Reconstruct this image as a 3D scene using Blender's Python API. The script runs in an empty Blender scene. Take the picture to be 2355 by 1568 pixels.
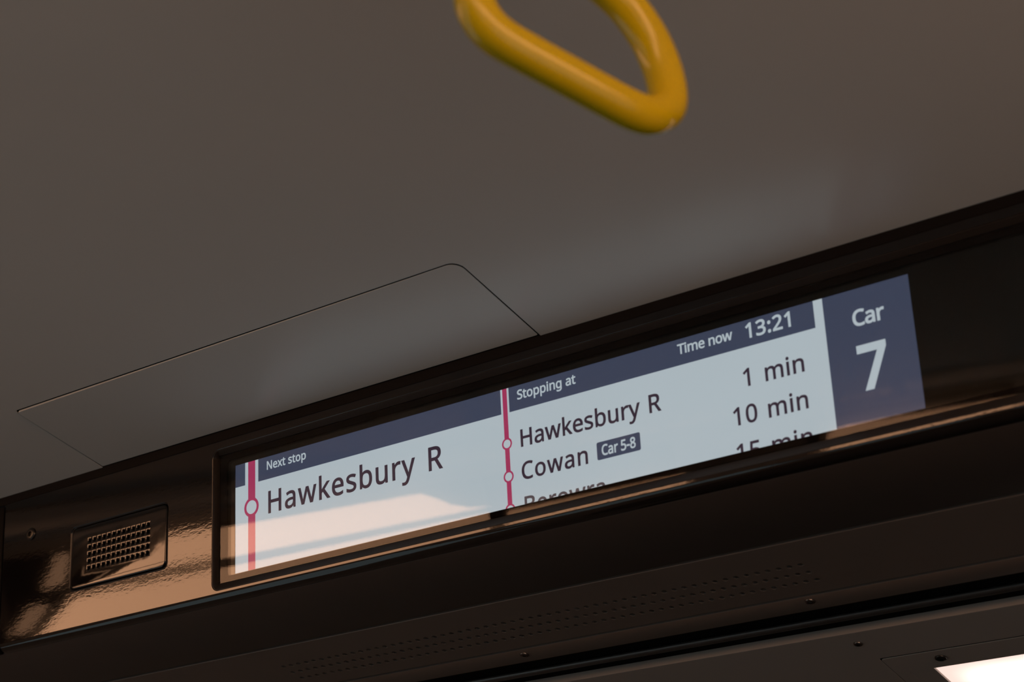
import bpy, bmesh, math, random
from mathutils import Matrix, Vector
from mathutils.geometry import delaunay_2d_cdt

# ------------------------------------------------------------------ camera, world, exposure
scene = bpy.context.scene
COL = scene.collection
CAM_LOC = Vector((0.0, 0.0, 1.55))
cam_data = bpy.data.cameras.new('camera')
cam_data.sensor_width = 36.0
cam_data.lens = 63.85
cam_data.clip_start = 0.02
cam = bpy.data.objects.new('camera', cam_data)
COL.objects.link(cam)
RIGHT = Vector((0.800931, 0.584848, 0.128305))
UP = Vector((0.242418, -0.512677, 0.823648))
FWD = Vector((-0.547488, 0.628582, 0.552397))
cam.matrix_world = Matrix(((RIGHT.x, UP.x, -FWD.x, CAM_LOC.x), (RIGHT.y, UP.y, -FWD.y, CAM_LOC.y),
                           (RIGHT.z, UP.z, -FWD.z, CAM_LOC.z), (0, 0, 0, 1)))
cam_data.dof.use_dof = True
cam_data.dof.focus_distance = 1.72
cam_data.dof.aperture_fstop = 8.0
scene.camera = cam

world = bpy.data.worlds.new('world')
scene.world = world
world.use_nodes = True
bg = world.node_tree.nodes['Background']
bg.inputs['Color'].default_value = (0.80, 0.97, 1.0, 1)      # overcast daylight outside the windows
bg.inputs['Strength'].default_value = 0.6

scene.cycles.max_bounces = 6
scene.cycles.diffuse_bounces = 3
scene.cycles.glossy_bounces = 3
scene.cycles.transmission_bounces = 2
scene.cycles.transparent_max_bounces = 8
scene.cycles.use_adaptive_sampling = True
scene.cycles.adaptive_threshold = 0.03
scene.cycles.caustics_reflective = False
scene.cycles.caustics_refractive = False

scene.view_settings.view_transform = 'Standard'
scene.view_settings.look = 'None'
scene.view_settings.exposure = 0.0
scene.view_settings.gamma = 1.0
scene.view_settings.use_curve_mapping = False

LAMP_COL = (1.0, 0.50, 0.26)      # warm cabin lamps
LAMP_STRENGTH = 6.5

# ------------------------------------------------------------------ frame of the tilted display panel
TILT = math.radians(17.139)
P0 = Vector((-1.22809, 1.02906, 2.40265))                    # top left corner of the lit screen
PANEL = Matrix.Translation(P0) @ Matrix.Rotation(math.pi / 2 + TILT, 4, 'X')   # local x = across, y = up the panel, z = out
ZC = 2.4342            # saloon ceiling
YC = 1.0089            # where the ceiling meets the bulkhead
ZB = 2.2722            # soffit under the bulkhead
YB = 1.0655
XL, XR = -2.25, 0.72   # side walls of the car
YBACK, YFRONT = -6.2, 3.1

# ------------------------------------------------------------------ materials
MATS = {}
def nodes(name):
    m = bpy.data.materials.new(name); m.use_nodes = True
    MATS[name] = m
    nt = m.node_tree
    return m, nt, nt.nodes['Principled BSDF']

def mat(name, col, rough=0.5, metal=0.0, spec=0.5, var=0.08, scale=40.0, bump=0.0, bscale=200.0, bdist=0.001, stretch=None, rvar=0.0):
    m, nt, b = nodes(name)
    b.inputs['Roughness'].default_value = rough
    b.inputs['Metallic'].default_value = metal
    b.inputs['Specular IOR Level'].default_value = spec
    tc = nt.nodes.new('ShaderNodeTexCoord')
    nz = nt.nodes.new('ShaderNodeTexNoise'); nz.inputs['Scale'].default_value = scale; nz.inputs['Detail'].default_value = 4
    nt.links.new(tc.outputs['Object'], nz.inputs['Vector'])
    mx = nt.nodes.new('ShaderNodeMix'); mx.data_type = 'RGBA'
    mx.inputs[6].default_value = tuple(c * (1 - var) for c in col) + (1,)
    mx.inputs[7].default_value = tuple(min(1, c * (1 + var)) for c in col) + (1,)
    nt.links.new(nz.outputs['Fac'], mx.inputs[0])
    nt.links.new(mx.outputs[2], b.inputs['Base Color'])
    if rvar:
        mr = nt.nodes.new('ShaderNodeMapRange')
        mr.inputs['To Min'].default_value = max(0.0, rough - rvar); mr.inputs['To Max'].default_value = rough + rvar
        nt.links.new(nz.outputs['Fac'], mr.inputs['Value']); nt.links.new(mr.outputs['Result'], b.inputs['Roughness'])
    if bump:
        mp = nt.nodes.new('ShaderNodeMapping')
        if stretch: mp.inputs['Scale'].default_value = stretch
        nt.links.new(tc.outputs['Object'], mp.inputs['Vector'])
        n2 = nt.nodes.new('ShaderNodeTexNoise'); n2.inputs['Scale'].default_value = bscale; n2.inputs['Detail'].default_value = 2
        nt.links.new(mp.outputs['Vector'], n2.inputs['Vector'])
        bp = nt.nodes.new('ShaderNodeBump'); bp.inputs['Strength'].default_value = bump; bp.inputs['Distance'].default_value = bdist
        nt.links.new(n2.outputs['Fac'], bp.inputs['Height']); nt.links.new(bp.outputs['Normal'], b.inputs['Normal'])
    return m

def screen_mat(name, col, k=1.0):
    """a lit patch of the display: gives off light, under a smooth dark surface"""
    m, nt, b = nodes(name)
    b.inputs['Base Color'].default_value = (0.006, 0.006, 0.007, 1)
    b.inputs['Roughness'].default_value = 0.10
    b.inputs['Specular IOR Level'].default_value = 0.22
    tc = nt.nodes.new('ShaderNodeTexCoord')
    nz = nt.nodes.new('ShaderNodeTexNoise'); nz.inputs['Scale'].default_value = 6.0; nz.inputs['Detail'].default_value = 1
    nt.links.new(tc.outputs['Object'], nz.inputs['Vector'])
    mx = nt.nodes.new('ShaderNodeMix'); mx.data_type = 'RGBA'
    mx.inputs[6].default_value = tuple(c * 0.97 for c in col) + (1,)
    mx.inputs[7].default_value = tuple(c * 1.03 for c in col) + (1,)
    nt.links.new(nz.outputs['Fac'], mx.inputs[0]); nt.links.new(mx.outputs[2], b.inputs['Emission Color'])
    b.inputs['Emission Strength'].default_value = k
    return m

def lamp_mat(name, col, k, edge=None):
    m, nt, b = nodes(name)
    b.inputs['Base Color'].default_value = (0.8, 0.78, 0.75, 1)
    b.inputs['Roughness'].default_value = 0.6
    b.inputs['Emission Color'].default_value = tuple(col) + (1,)
    b.inputs['Emission Strength'].default_value = k
    tc = nt.nodes.new('ShaderNodeTexCoord')
    if edge is None:
        nz = nt.nodes.new('ShaderNodeTexNoise'); nz.inputs['Scale'].default_value = 3.0
        nt.links.new(tc.outputs['Object'], nz.inputs['Vector'])
        mr = nt.nodes.new('ShaderNodeMapRange'); mr.inputs['To Min'].default_value = k * 0.93; mr.inputs['To Max'].default_value = k * 1.07
        nt.links.new(nz.outputs['Fac'], mr.inputs['Value']); nt.links.new(mr.outputs['Result'], b.inputs['Emission Strength'])
    else:
        # a diffuser box is brighter over its tubes than along its rim (distance from the rim in local x / y)
        x0, y0, width = edge
        sp = nt.nodes.new('ShaderNodeSeparateXYZ'); nt.links.new(tc.outputs['Object'], sp.inputs[0])
        out = []
        for ax, o in ((0, x0), (1, y0)):
            s = nt.nodes.new('ShaderNodeMath'); s.operation = 'SUBTRACT'; s.inputs[1].default_value = o
            nt.links.new(sp.outputs[ax], s.inputs[0]); out.append(s)
        mn = nt.nodes.new('ShaderNodeMath'); mn.operation = 'SMOOTH_MIN'; mn.inputs[2].default_value = width * 0.6
        nt.links.new(out[0].outputs[0], mn.inputs[0]); nt.links.new(out[1].outputs[0], mn.inputs[1])
        mr = nt.nodes.new('ShaderNodeMapRange'); mr.interpolation_type = 'SMOOTHSTEP'
        mr.inputs['From Min'].default_value = 0.0; mr.inputs['From Max'].default_value = width
        mr.inputs['To Min'].default_value = k * 0.165; mr.inputs['To Max'].default_value = k
        nt.links.new(mn.outputs[0], mr.inputs['Value']); nt.links.new(mr.outputs['Result'], b.inputs['Emission Strength'])
    return m

def satin_mat(name, col, gloss, rough, var=0.03, scale=8.0):
    """flat paint with a faint even sheen"""
    m = bpy.data.materials.new(name); m.use_nodes = True; MATS[name] = m
    nt = m.node_tree; nt.nodes.clear()
    o = nt.nodes.new('ShaderNodeOutputMaterial'); mix = nt.nodes.new('ShaderNodeMixShader'); mix.inputs[0].default_value = gloss
    di = nt.nodes.new('ShaderNodeBsdfDiffuse'); gl = nt.nodes.new('ShaderNodeBsdfGlossy'); gl.inputs['Roughness'].default_value = rough
    tc = nt.nodes.new('ShaderNodeTexCoord'); nz = nt.nodes.new('ShaderNodeTexNoise'); nz.inputs['Scale'].default_value = scale; nz.inputs['Detail'].default_value = 5
    nt.links.new(tc.outputs['Object'], nz.inputs['Vector'])
    mx = nt.nodes.new('ShaderNodeMix'); mx.data_type = 'RGBA'
    mx.inputs[6].default_value = tuple(c * (1 - var) for c in col) + (1,); mx.inputs[7].default_value = tuple(c * (1 + var) for c in col) + (1,)
    nt.links.new(nz.outputs['Fac'], mx.inputs[0]); nt.links.new(mx.outputs[2], di.inputs['Color'])
    nt.links.new(di.outputs[0], mix.inputs[1]); nt.links.new(gl.outputs[0], mix.inputs[2]); nt.links.new(mix.outputs[0], o.inputs['Surface'])
    return m

def glass_mat(name):
    m = bpy.data.materials.new(name); m.use_nodes = True; MATS[name] = m
    nt = m.node_tree; nt.nodes.clear()
    o = nt.nodes.new('ShaderNodeOutputMaterial'); mix = nt.nodes.new('ShaderNodeMixShader')
    tr = nt.nodes.new('ShaderNodeBsdfTransparent'); gl = nt.nodes.new('ShaderNodeBsdfGlossy'); fr = nt.nodes.new('ShaderNodeFresnel')
    tr.inputs['Color'].default_value = (0.97, 0.98, 0.98, 1)
    gl.inputs['Roughness'].default_value = 0.015
    fr.inputs['IOR'].default_value = 1.34
    geo = nt.nodes.new('ShaderNodeNewGeometry'); ior = nt.nodes.new('ShaderNodeMath'); ior.operation = 'MULTIPLY_ADD'
    ior.inputs[1].default_value = 1 / 1.34 - 1.34; ior.inputs[2].default_value = 1.34      # leaving the pane: same reflectance as entering
    nt.links.new(geo.outputs['Backfacing'], ior.inputs[0]); nt.links.new(ior.outputs[0], fr.inputs['IOR'])
    nt.links.new(fr.outputs[0], mix.inputs[0]); nt.links.new(tr.outputs[0], mix.inputs[1]); nt.links.new(gl.outputs[0], mix.inputs[2])
    nt.links.new(mix.outputs[0], o.inputs['Surface'])
    return m

satin_mat('ceiling_paint', (0.58, 0.58, 0.57), 0.07, 0.24)
satin_mat('hatch_paint', (0.58, 0.58, 0.57), 0.07, 0.24)
mat('black_gloss', (0.006, 0.005, 0.005), rough=0.05, var=0.1, bump=0.10, bscale=240, bdist=0.0003, stretch=(0.5, 1.3, 1))
mat('speaker_black', (0.006, 0.005, 0.005), rough=0.06, bump=0.2, bscale=60, bdist=0.0003)
mat('bezel_black', (0.020, 0.016, 0.014), rough=0.36, var=0.15, scale=200, bump=0.2, bscale=900, bdist=0.0002)
mat('gloss_backing', (0.003, 0.003, 0.003), rough=0.04, spec=0.25)
mat('printed_black', (0.006, 0.005, 0.005), rough=0.9, spec=0.0)
mat('trim_black', (0.004, 0.003, 0.003), rough=0.6, spec=0.12, bump=0.1, bscale=300, bdist=0.0003)
mat('void_black', (0.003, 0.003, 0.003), rough=0.9, spec=0.1)
mat('soffit_dark', (0.055, 0.042, 0.037), rough=0.5, var=0.1, scale=25)  # dark soffit colour, lowered further in place of the shadow across it
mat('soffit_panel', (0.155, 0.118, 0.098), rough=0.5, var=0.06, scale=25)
mat('rubber_black', (0.03, 0.03, 0.03), rough=0.36, spec=0.9, var=0.2, scale=60)
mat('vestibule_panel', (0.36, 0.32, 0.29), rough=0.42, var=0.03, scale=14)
mat('screw_steel', (0.20, 0.18, 0.17), rough=0.28, metal=1.0, var=0.1, scale=300)
mat('screw_black', (0.03, 0.028, 0.026), rough=0.25, metal=0.6, var=0.1, scale=300)
mat('end_wall_dark', (0.06, 0.055, 0.05), rough=0.5, var=0.06, scale=5)
mat('wall_grey', (0.42, 0.40, 0.38), rough=0.5, var=0.06, scale=5)
mat('floor_vinyl', (0.115, 0.108, 0.10), rough=0.6, var=0.15, scale=120)
mat('yellow_plastic', (0.62, 0.46, 0.003), rough=0.16, var=0.04, scale=30)
mat('webbing', (0.05, 0.05, 0.05), rough=0.8, var=0.3, scale=400)
mat('bracket_steel', (0.45, 0.44, 0.43), rough=0.35, metal=1.0)
mat('lamp_housing', (0.05, 0.045, 0.04), rough=0.5)
lamp_mat('cove_light', LAMP_COL, LAMP_STRENGTH)
lamp_mat('cove_light_tall', LAMP_COL, LAMP_STRENGTH * 0.88)
lamp_mat('cove_light_dim', LAMP_COL, LAMP_STRENGTH * 0.24)
lamp_mat('vestibule_light', (1.0, 0.76, 0.67), 6.0, edge=(-0.6745, 1.426, 0.085))
glass_mat('cover_glass')
glass_mat('window_glass')
screen_mat('screen_white', (0.43, 0.49, 0.53))
screen_mat('screen_navy', (0.042, 0.052, 0.090))
screen_mat('screen_magenta', (0.34, 0.030, 0.095))
screen_mat('screen_ink', (0.030, 0.018, 0.032))
screen_mat('screen_ink_soft', (0.060, 0.050, 0.062))

# ------------------------------------------------------------------ helpers
def tag(o, label=None, cat=None, group=None, kind=None):
    if label: o['label'] = label
    if cat: o['category'] = cat
    if group: o['group'] = group
    if kind: o['kind'] = kind
    return o

def obj(name, me, material, parent=None, smooth=False, auto=None):
    if isinstance(me, bmesh.types.BMesh):
        m = bpy.data.meshes.new(name); me.to_mesh(m); me.free(); me = m
    me.materials.clear(); me.materials.append(MATS[material])
    for p in me.polygons: p.use_smooth = smooth
    o = bpy.data.objects.new(name, me); COL.objects.link(o)
    if parent: o.parent = parent
    if auto is not None:
        try:
            me.set_sharp_from_angle(angle=math.radians(auto))
        except Exception:
            pass
    return o

def empty(name, matrix):
    o = bpy.data.objects.new(name, None); COL.objects.link(o); o.empty_display_size = 0.05
    o.matrix_world = matrix
    return o

def box(bm, x0, x1, y0, y1, z0, z1, bev=0.0, seg=2):
    r = bmesh.ops.create_cube(bm, size=1.0)
    vs = r['verts']
    for v in vs:
        v.co = Vector(((x0 + x1) / 2 + v.co.x * (x1 - x0), (y0 + y1) / 2 + v.co.y * (y1 - y0), (z0 + z1) / 2 + v.co.z * (z1 - z0)))
    if bev > 0:
        es = {e for v in vs for e in v.link_edges}
        bmesh.ops.bevel(bm, geom=list(es), offset=bev, segments=seg, affect='EDGES', profile=0.5)

def rr(u0, u1, v0, v1, r, seg=8, rs=None):
    """rounded rectangle, counter-clockwise; rs = radii for corners (u1,v1) (u0,v1) (u0,v0) (u1,v0)"""
    rs = rs or (r, r, r, r)
    pts = []
    for (cx, cy, sx, sy, a0), q in zip(((u1, v1, -1, -1, 0), (u0, v1, 1, -1, 90), (u0, v0, 1, 1, 180), (u1, v0, -1, 1, 270)), rs):
        for k in range(seg + 1):
            a = math.radians(a0 + 90 * k / seg)
            pts.append((cx + sx * q + q * math.cos(a), cy + sy * q + q * math.sin(a)))
    return pts

def fill2d(contours, n=0.0, extrude=0.0, bevel=0.0, bres=2):
    """flat (or extruded) mesh from closed contours, inner ones become holes"""
    cu = bpy.data.curves.new('tmp', 'CURVE'); cu.dimensions = '2D'; cu.fill_mode = 'BOTH'
    K = 1000.0                                     # fill at a large scale, then shrink: the filler merges tiny details
    cu.extrude = extrude * K; cu.bevel_depth = bevel * K; cu.bevel_resolution = bres
    for c in contours:
        s = cu.splines.new('POLY'); s.points.add(len(c) - 1); s.use_cyclic_u = True
        for p, q in zip(s.points, c): p.co = (q[0] * K, q[1] * K, 0, 1)
    o = bpy.data.objects.new('tmp', cu); COL.objects.link(o)
    bpy.context.view_layer.update()
    me = bpy.data.meshes.new_from_object(o.evaluated_get(bpy.context.evaluated_depsgraph_get()))
    bpy.data.objects.remove(o); bpy.data.curves.remove(cu)
    for v in me.vertices: v.co = v.co / K; v.co.z += n
    return me

def inside(p, contours):
    w = 0
    for c in contours:
        for i in range(len(c)):
            a, b = c[i - 1], c[i]
            if (a[1] <= p[1]) != (b[1] <= p[1]):
                x = a[0] + (p[1] - a[1]) * (b[0] - a[0]) / (b[1] - a[1])
                if x > p[0]: w += 1 if b[1] > a[1] else -1
    return w != 0

def fill_text(glyphs, n):
    """flat mesh of lettering: triangulate glyph by glyph, keep what lies inside the outlines"""
    V, F = [], []
    for contours in glyphs:
        contours = [[(p[0] * 1000, p[1] * 1000) for p in c] for c in contours]
        vs, es = [], []
        for c in contours:
            k0 = len(vs)
            for i, p in enumerate(c):
                vs.append(Vector(p)); es.append((k0 + i, k0 + (i + 1) % len(c)))
        v2, _, f2, *_ = delaunay_2d_cdt(vs, es, [], 0, 1e-6)
        k0 = len(V)
        V += [(p.x / 1000, p.y / 1000, n) for p in v2]
        for f in f2:
            q = [v2[i] for i in f]
            if inside((sum(p.x for p in q) / len(q), sum(p.y for p in q) / len(q)), contours): F.append([i + k0 for i in f])
    me = bpy.data.meshes.new('lettering')
    me.from_pydata(V, [], F); me.update()
    return me

def loft(bm, rings, closed=True, cap0=False, cap1=False):
    vr = [[bm.verts.new(p) for p in ring] for ring in rings]
    k = len(vr[0])
    for a, b in zip(vr, vr[1:]):
        for i in range(k if closed else k - 1):
            j = (i + 1) % k
            bm.faces.new((a[i], a[j], b[j], b[i]))
    if cap0: bm.faces.new(list(reversed(vr[0])))
    if cap1: bm.faces.new(vr[-1])
    return vr

def ring3(pts, n): return [Vector((p[0], p[1], n)) for p in pts]

def sweep(bm, path, radius, k=16, closed=True, normal=Vector((0, 0, 1)), squash=1.0):
    """tube along a planar path; normal = normal of the path's plane"""
    rings = []
    N = len(path)
    for i in range(N):
        a = path[i - 1] if (closed or i > 0) else path[i]
        b = path[(i + 1) % N] if (closed or i < N - 1) else path[i]
        t = (b - a).normalized(); s = t.cross(normal).normalized()
        rings.append([path[i] + s * (radius * math.cos(2 * math.pi * j / k)) + normal * (radius * squash * math.sin(2 * math.pi * j / k)) for j in range(k)])
    if closed: rings.append(rings[0])
    vr = [[bm.verts.new(p) for p in r] for r in (rings[:-1] if closed else rings)]
    M = len(vr)
    for i in range(M if closed else M - 1):
        a, b = vr[i], vr[(i + 1) % M]
        for j in range(k):
            bm.faces.new((a[j], a[(j + 1) % k], b[(j + 1) % k], b[j]))
    if not closed:
        bm.faces.new(vr[0]); bm.faces.new(list(reversed(vr[-1])))
    bmesh.ops.recalc_face_normals(bm, faces=bm.faces)

def screw_mesh(r, h, recess='hex'):
    """screw head: low dome with a socket, axis = local z"""
    bm = bmesh.new(); k = 24
    def circ(q, z): return [Vector((q * math.cos(2 * math.pi * i / k), q * math.sin(2 * math.pi * i / k), z)) for i in range(k)]
    s = r * 0.46
    def hexa(q, z):
        out = []
        for i in range(k):
            a = 2 * math.pi * i / k; w = ((a + math.pi / 6) % (math.pi / 3)) - math.pi / 6
            d = q * math.cos(math.pi / 6) / math.cos(w)
            out.append(Vector((d * math.cos(a), d * math.sin(a), z)))
        return out
    loft(bm, [circ(r, 0), circ(r, h * 0.35), circ(r * 0.93, h * 0.7), circ(r * 0.75, h * 0.93), circ(r * 0.58, h), hexa(s, h), hexa(s * 0.96, h * 0.15)], cap1=True)
    bmesh.ops.recalc_face_normals(bm, faces=bm.faces)
    me = bpy.data.meshes.new('screw'); bm.to_mesh(me); bm.free()
    return me

def perforate(bm, cols, rows, pu, pv, r, depth, u0, v0, n, cham, seg=16):
    """a block of plate cells, each with a real hole; u0 / v0 = centre of the first hole"""
    for i in range(cols):
        for j in range(rows):
            cx, cy = u0 + i * pu, v0 + j * pv
            rings = []
            sq = []
            for k in range(seg):
                a = 2 * math.pi * (k + 0.5) / seg; c, s = math.cos(a), math.sin(a)
                m = min(0.5 * pu / max(abs(c), 1e-9), 0.5 * pv / max(abs(s), 1e-9))
                sq.append(Vector((cx + m * c, cy + m * s, n)))
            # snap the square ring's corners
            for sx in (-1, 1):
                for sy in (-1, 1):
                    cor = Vector((cx + sx * pu / 2, cy + sy * pv / 2, n))
                    q = min(sq, key=lambda p: (p - cor).length); q.x, q.y = cor.x, cor.y
            rings.append(sq)
            for q, z in ((r + cham, n), (r + cham * 0.4, n - cham * 0.25), (r, n - cham), (r, n - depth)):
                rings.append([Vector((cx + q * math.cos(2 * math.pi * (k + 0.5) / seg), cy + q * math.sin(2 * math.pi * (k + 0.5) / seg), z)) for k in range(seg)])
            loft(bm, rings)

def joined(*items):
    bm = bmesh.new()
    for it in items:
        if isinstance(it, bmesh.types.BMesh):
            t = bpy.data.meshes.new('t'); it.to_mesh(t); it.free(); bm.from_mesh(t); bpy.data.meshes.remove(t)
        else:
            bm.from_mesh(it); bpy.data.meshes.remove(it)
    return bm

# ------------------------------------------------------------------ the setting: shell of the railway car
bm = bmesh.new(); box(bm, XL - 0.1, XR + 0.1, YBACK - 0.1, YFRONT + 0.1, -0.08, 0.0)
tag(obj('floor', bm, 'floor_vinyl'), 'dark vinyl floor of the railway car', kind='structure')

HGAP = 0.0028
HX0, HX1, HY0 = -1.4113, -0.8505, 0.8915        # access hatch in the ceiling, open towards the bulkhead
def ceiling_outline(g):
    # U-shaped panel around the hatch
    r = 0.012
    pts = [(XL, YC + 0.001), (XL, YBACK), (XR, YBACK), (XR, YC + 0.001), (HX1 + g, YC + 0.001)]
    for k in range(7):
        a = math.radians(0 + 90 * k / 6); pts.append((HX1 + g - r + r * math.cos(a) , HY0 - g + r - r * math.sin(a)))
    r = 0.004
    for k in range(5):
        a = math.radians(90 - 90 * k / 4); pts.append((HX0 - g + r - r * math.cos(a), HY0 - g + r - r * math.sin(a)))
    pts.append((HX0 - g, YC + 0.001))
    return pts
me = fill2d([ceiling_outline(HGAP)], n=ZC + 0.008, extrude=0.0072, bevel=0.0008)
tag(obj('ceiling', me, 'ceiling_paint', smooth=True, auto=30), 'plain grey painted ceiling of the car', kind='structure')
bm = bmesh.new(); box(bm, XL, XR, YBACK, YC + 0.06, ZC + 0.03, ZC + 0.05)
tag(obj('ceiling', bm, 'void_black'), 'dark roof void above the ceiling panels', kind='structure')

def wall_with_windows(name, x0, x1, wins, y0, y1, label):
    bm = bmesh.new()
    z0, z1 = 0.85, 1.85
    box(bm, x0, x1, y0, y1, 0.0, z0); box(bm, x0, x1, y0, y1, z1, ZC + 0.05)
    e = y0
    for a, b in wins:
        box(bm, x0, x1, e, a, z0, z1); e = b
    box(bm, x0, x1, e, y1, z0, z1)
    w = tag(obj(name, bm, 'wall_grey'), label, kind='structure')
    return w
WINS = [(-5.6, -4.2), (-3.9, -2.5), (-2.2, -0.8), (-0.5, 0.75)]
VWINS = []
wall_with_windows('wall_left', XL - 0.06, XL, WINS + VWINS, YBACK, YFRONT, 'grey side wall of the car, left')
wall_with_windows('wall_right', XR, XR + 0.06, WINS + VWINS, YBACK, YFRONT, 'grey side wall of the car, right')
wn = 0
for x in (XL - 0.03, XR + 0.03):
    for a, b in WINS + VWINS:
        wn += 1
        bm = bmesh.new(); box(bm, x - 0.003, x + 0.003, a - 0.005, b + 0.005, 0.845, 1.855)
        tag(obj('window_%d' % wn, bm, 'window_glass'), 'side window pane of the car', kind='structure')
bm = bmesh.new(); box(bm, XL - 0.06, XR + 0.06, YBACK - 0.06, YBACK, 0, ZC + 0.05)
tag(obj('wall_back', bm, 'wall_grey'), 'grey end wall far behind', kind='structure')
bm = bmesh.new(); box(bm, XL - 0.06, XR + 0.06, YFRONT, YFRONT + 0.06, 0, ZC + 0.05)
tag(obj('wall_front', bm, 'end_wall_dark'), 'dark end wall of the vestibule', kind='structure')

# unseen strips under the ceiling, added to block lamp light mirrored in it
for i, (x, a, b) in enumerate(((-1.76, -0.42, YC - 0.02), (-1.76, YBACK, -2.0), (0.25, -0.42, YC - 0.02), (0.25, YBACK, -2.0))):
    bm = bmesh.new(); box(bm, x - 0.02, x + 0.02, a, b, ZC - 0.036, ZC, 0.006, 3)
    tag(obj('trim_%d' % (i + 2), bm, 'ceiling_paint', smooth=True, auto=30), 'unseen strip under the ceiling, added to block lamp light', kind='structure')

# ------------------------------------------------------------------ ceiling hatch
hatch = empty('ceiling_hatch', Matrix.Identity(4))
tag(hatch, 'long flat grey access hatch set flush in the ceiling above the display', 'access hatch')
hp = obj('door_panel', fill2d([rr(HX0, HX1, HY0, YC - 0.0005, 0.01, rs=(0.001, 0.001, 0.003, 0.0112))], n=ZC + 0.0072, extrude=0.0064, bevel=0.0005), 'hatch_paint', hatch, smooth=True, auto=30)
for v in hp.data.vertices:                       # the far left corner of the hatch hangs a hair lower
    w = max(0.0, (-1.10 - v.co.x) / 0.32) * max(0.0, (1.0 - v.co.y) / 0.11)
    v.co.z -= 0.0016 * w
g = HGAP + 0.0004
me = fill2d([rr(HX0 - g, HX1 + g, HY0 - g, YC + 0.004, 0.012, rs=(0.001, 0.001, 0.004, 0.012)), rr(HX0 - 0.0003, HX1 + 0.0003, HY0 - 0.0003, YC + 0.001, 0.01, rs=(0.001, 0.001, 0.003, 0.0112))], n=ZC + 0.0050, extrude=0.0042)  # black ring added so the hatch gap reads as a dark line
tag(obj('seam_ring', me, 'void_black', hatch), 'thin black ring added to darken the gap around the hatch')

# ------------------------------------------------------------------ black bulkhead with display
U0, U1 = -0.3385, 1.10
NF = 0.010                                       # front face of the panel, out from the screen plane
DISP = (-0.0225, 0.8720, -0.1243, 0.0180)        # opening for the display: u0 u1 v0 v1
SPK = (-0.2300, -0.0835, -0.0900, -0.0205)       # opening for the speaker
bulk = empty('bulkhead_panel', PANEL)
tag(bulk, 'long glossy black bulkhead panel holding the display under the ceiling', 'panel')
me = fill2d([rr(U0, U1, -0.1265, 0.0250, 0.001), rr(*DISP, 0.009), rr(*SPK, 0.007)], n=NF - 0.004, extrude=0.0032, bevel=0.0008, bres=3)
obj('face', me, 'black_gloss', bulk, smooth=True, auto=25)
# rolled lower edge, continuing back as the underside
bm = bmesh.new()
R = 0.009
prof = []
end = math.pi / 2 - TILT
for k in range(17):
    a = end * k / 16
    prof.append((-0.1265 - R * math.sin(a), NF - R + R * math.cos(a)))
dv, dn = math.sin(TILT), -math.cos(TILT)          # world +Y seen in the panel frame: straight back
dv = -math.sin(TILT)
for d in (0.002,):
    prof.append((prof[16][0] + dv * d, prof[16][1] + dn * d))
prof = [(-0.1259, NF - 0.004), (-0.1261, NF - 0.0006)] + prof
rings = [[Vector((u, p[0], p[1])) for p in prof] for u in (U0, U0 + 0.001, 0.3, U1)]
rings[0] = [Vector((U0 + 0.0015, p[0] + 0.0006, p[1] - 0.0012)) for p in prof]
loft(bm, rings, closed=False); bmesh.ops.recalc_face_normals(bm, faces=bm.faces)
obj('lower_lip', bm, 'black_gloss', bulk, smooth=True, auto=40)
# backing tray that closes the panel
bm = bmesh.new(); box(bm, U0 + 0.002, U1 - 0.002, -0.124, 0.030, -0.030, -0.020)
obj('back_tray', bm, 'void_black', bulk)
sc_black = screw_mesh(0.0068, 0.0022)
s = obj('screw', sc_black, 'screw_black', bulk, smooth=True, auto=30); s.location = (-0.2939, -0.0152, NF)
tag(s, 'small dark screw near the panel end')

# trim between panel and ceiling
bm = bmesh.new(); box(bm, -2.0 + 0.3, U1, 0.0262, 0.052, -0.012, NF - 0.0015, 0.0008)
t = obj('trim_1', bm, 'trim_black'); t.matrix_world = PANEL
tag(t, 'black trim strip between ceiling and bulkhead', kind='structure')
# neighbouring bulkhead panels
for nm, a, b, lab in (('bulkhead_panel', -1.02, U0 - 0.004, 'plain black bulkhead panel left of the speaker, at the picture edge'),
                      ('bulkhead_panel', U1 + 0.004, 1.94, 'plain black bulkhead panel right of the display')):
    bm = bmesh.new(); box(bm, a, b, -0.1355, 0.0250, -0.002, NF - 0.0006, 0.0012, 3)
    o = obj(nm, bm, 'trim_black', smooth=True, auto=30); o.matrix_world = PANEL
    tag(o, lab, 'panel')

# ------------------------------------------------------------------ speaker
spk = empty('speaker_grille', PANEL @ Matrix.Translation((-0.1567, -0.0553, NF)) @ Matrix.Rotation(-0.019, 4, 'X'))
tag(spk, 'small black speaker plate with five rows of round holes, left of the display', 'speaker')
HU0, HV0, PU, PV = -0.1999 + 0.1567, -0.0690 + 0.0553, 0.00728, 0.00733
hw0, hw1, hh0, hh1 = SPK[0] + 0.1567, SPK[1] + 0.1567, SPK[2] + 0.0553, SPK[3] + 0.0553
g = 0.0026
ou = (hw0 + g, hw1 - g, hh0 + g, hh1 - g)
top = 0.0004
bm = bmesh.new()
perforate(bm, 13, 5, PU, PV, 0.00195, 0.004, HU0, HV0, top, 0.0005)
gr = [(HU0 - PU / 2, HV0 - PV / 2), (HU0 + 12.5 * PU, HV0 - PV / 2), (HU0 + 12.5 * PU, HV0 + 4.5 * PV), (HU0 - PU / 2, HV0 + 4.5 * PV)]
ins = 0.0016
flat = fill2d([rr(ou[0] + ins, ou[1] - ins, ou[2] + ins, ou[3] - ins, 0.0045), gr], n=top)
rim = bmesh.new()
rings = []
for k in range(7):
    a = math.pi / 2 * k / 6
    d = ins * (1 - math.sin(a)); q = ins * (1 - math.cos(a))
    rings.append(ring3(rr(ou[0] + d, ou[1] - d, ou[2] + d, ou[3] - d, 0.0045 + ins - d), top - q))
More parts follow.
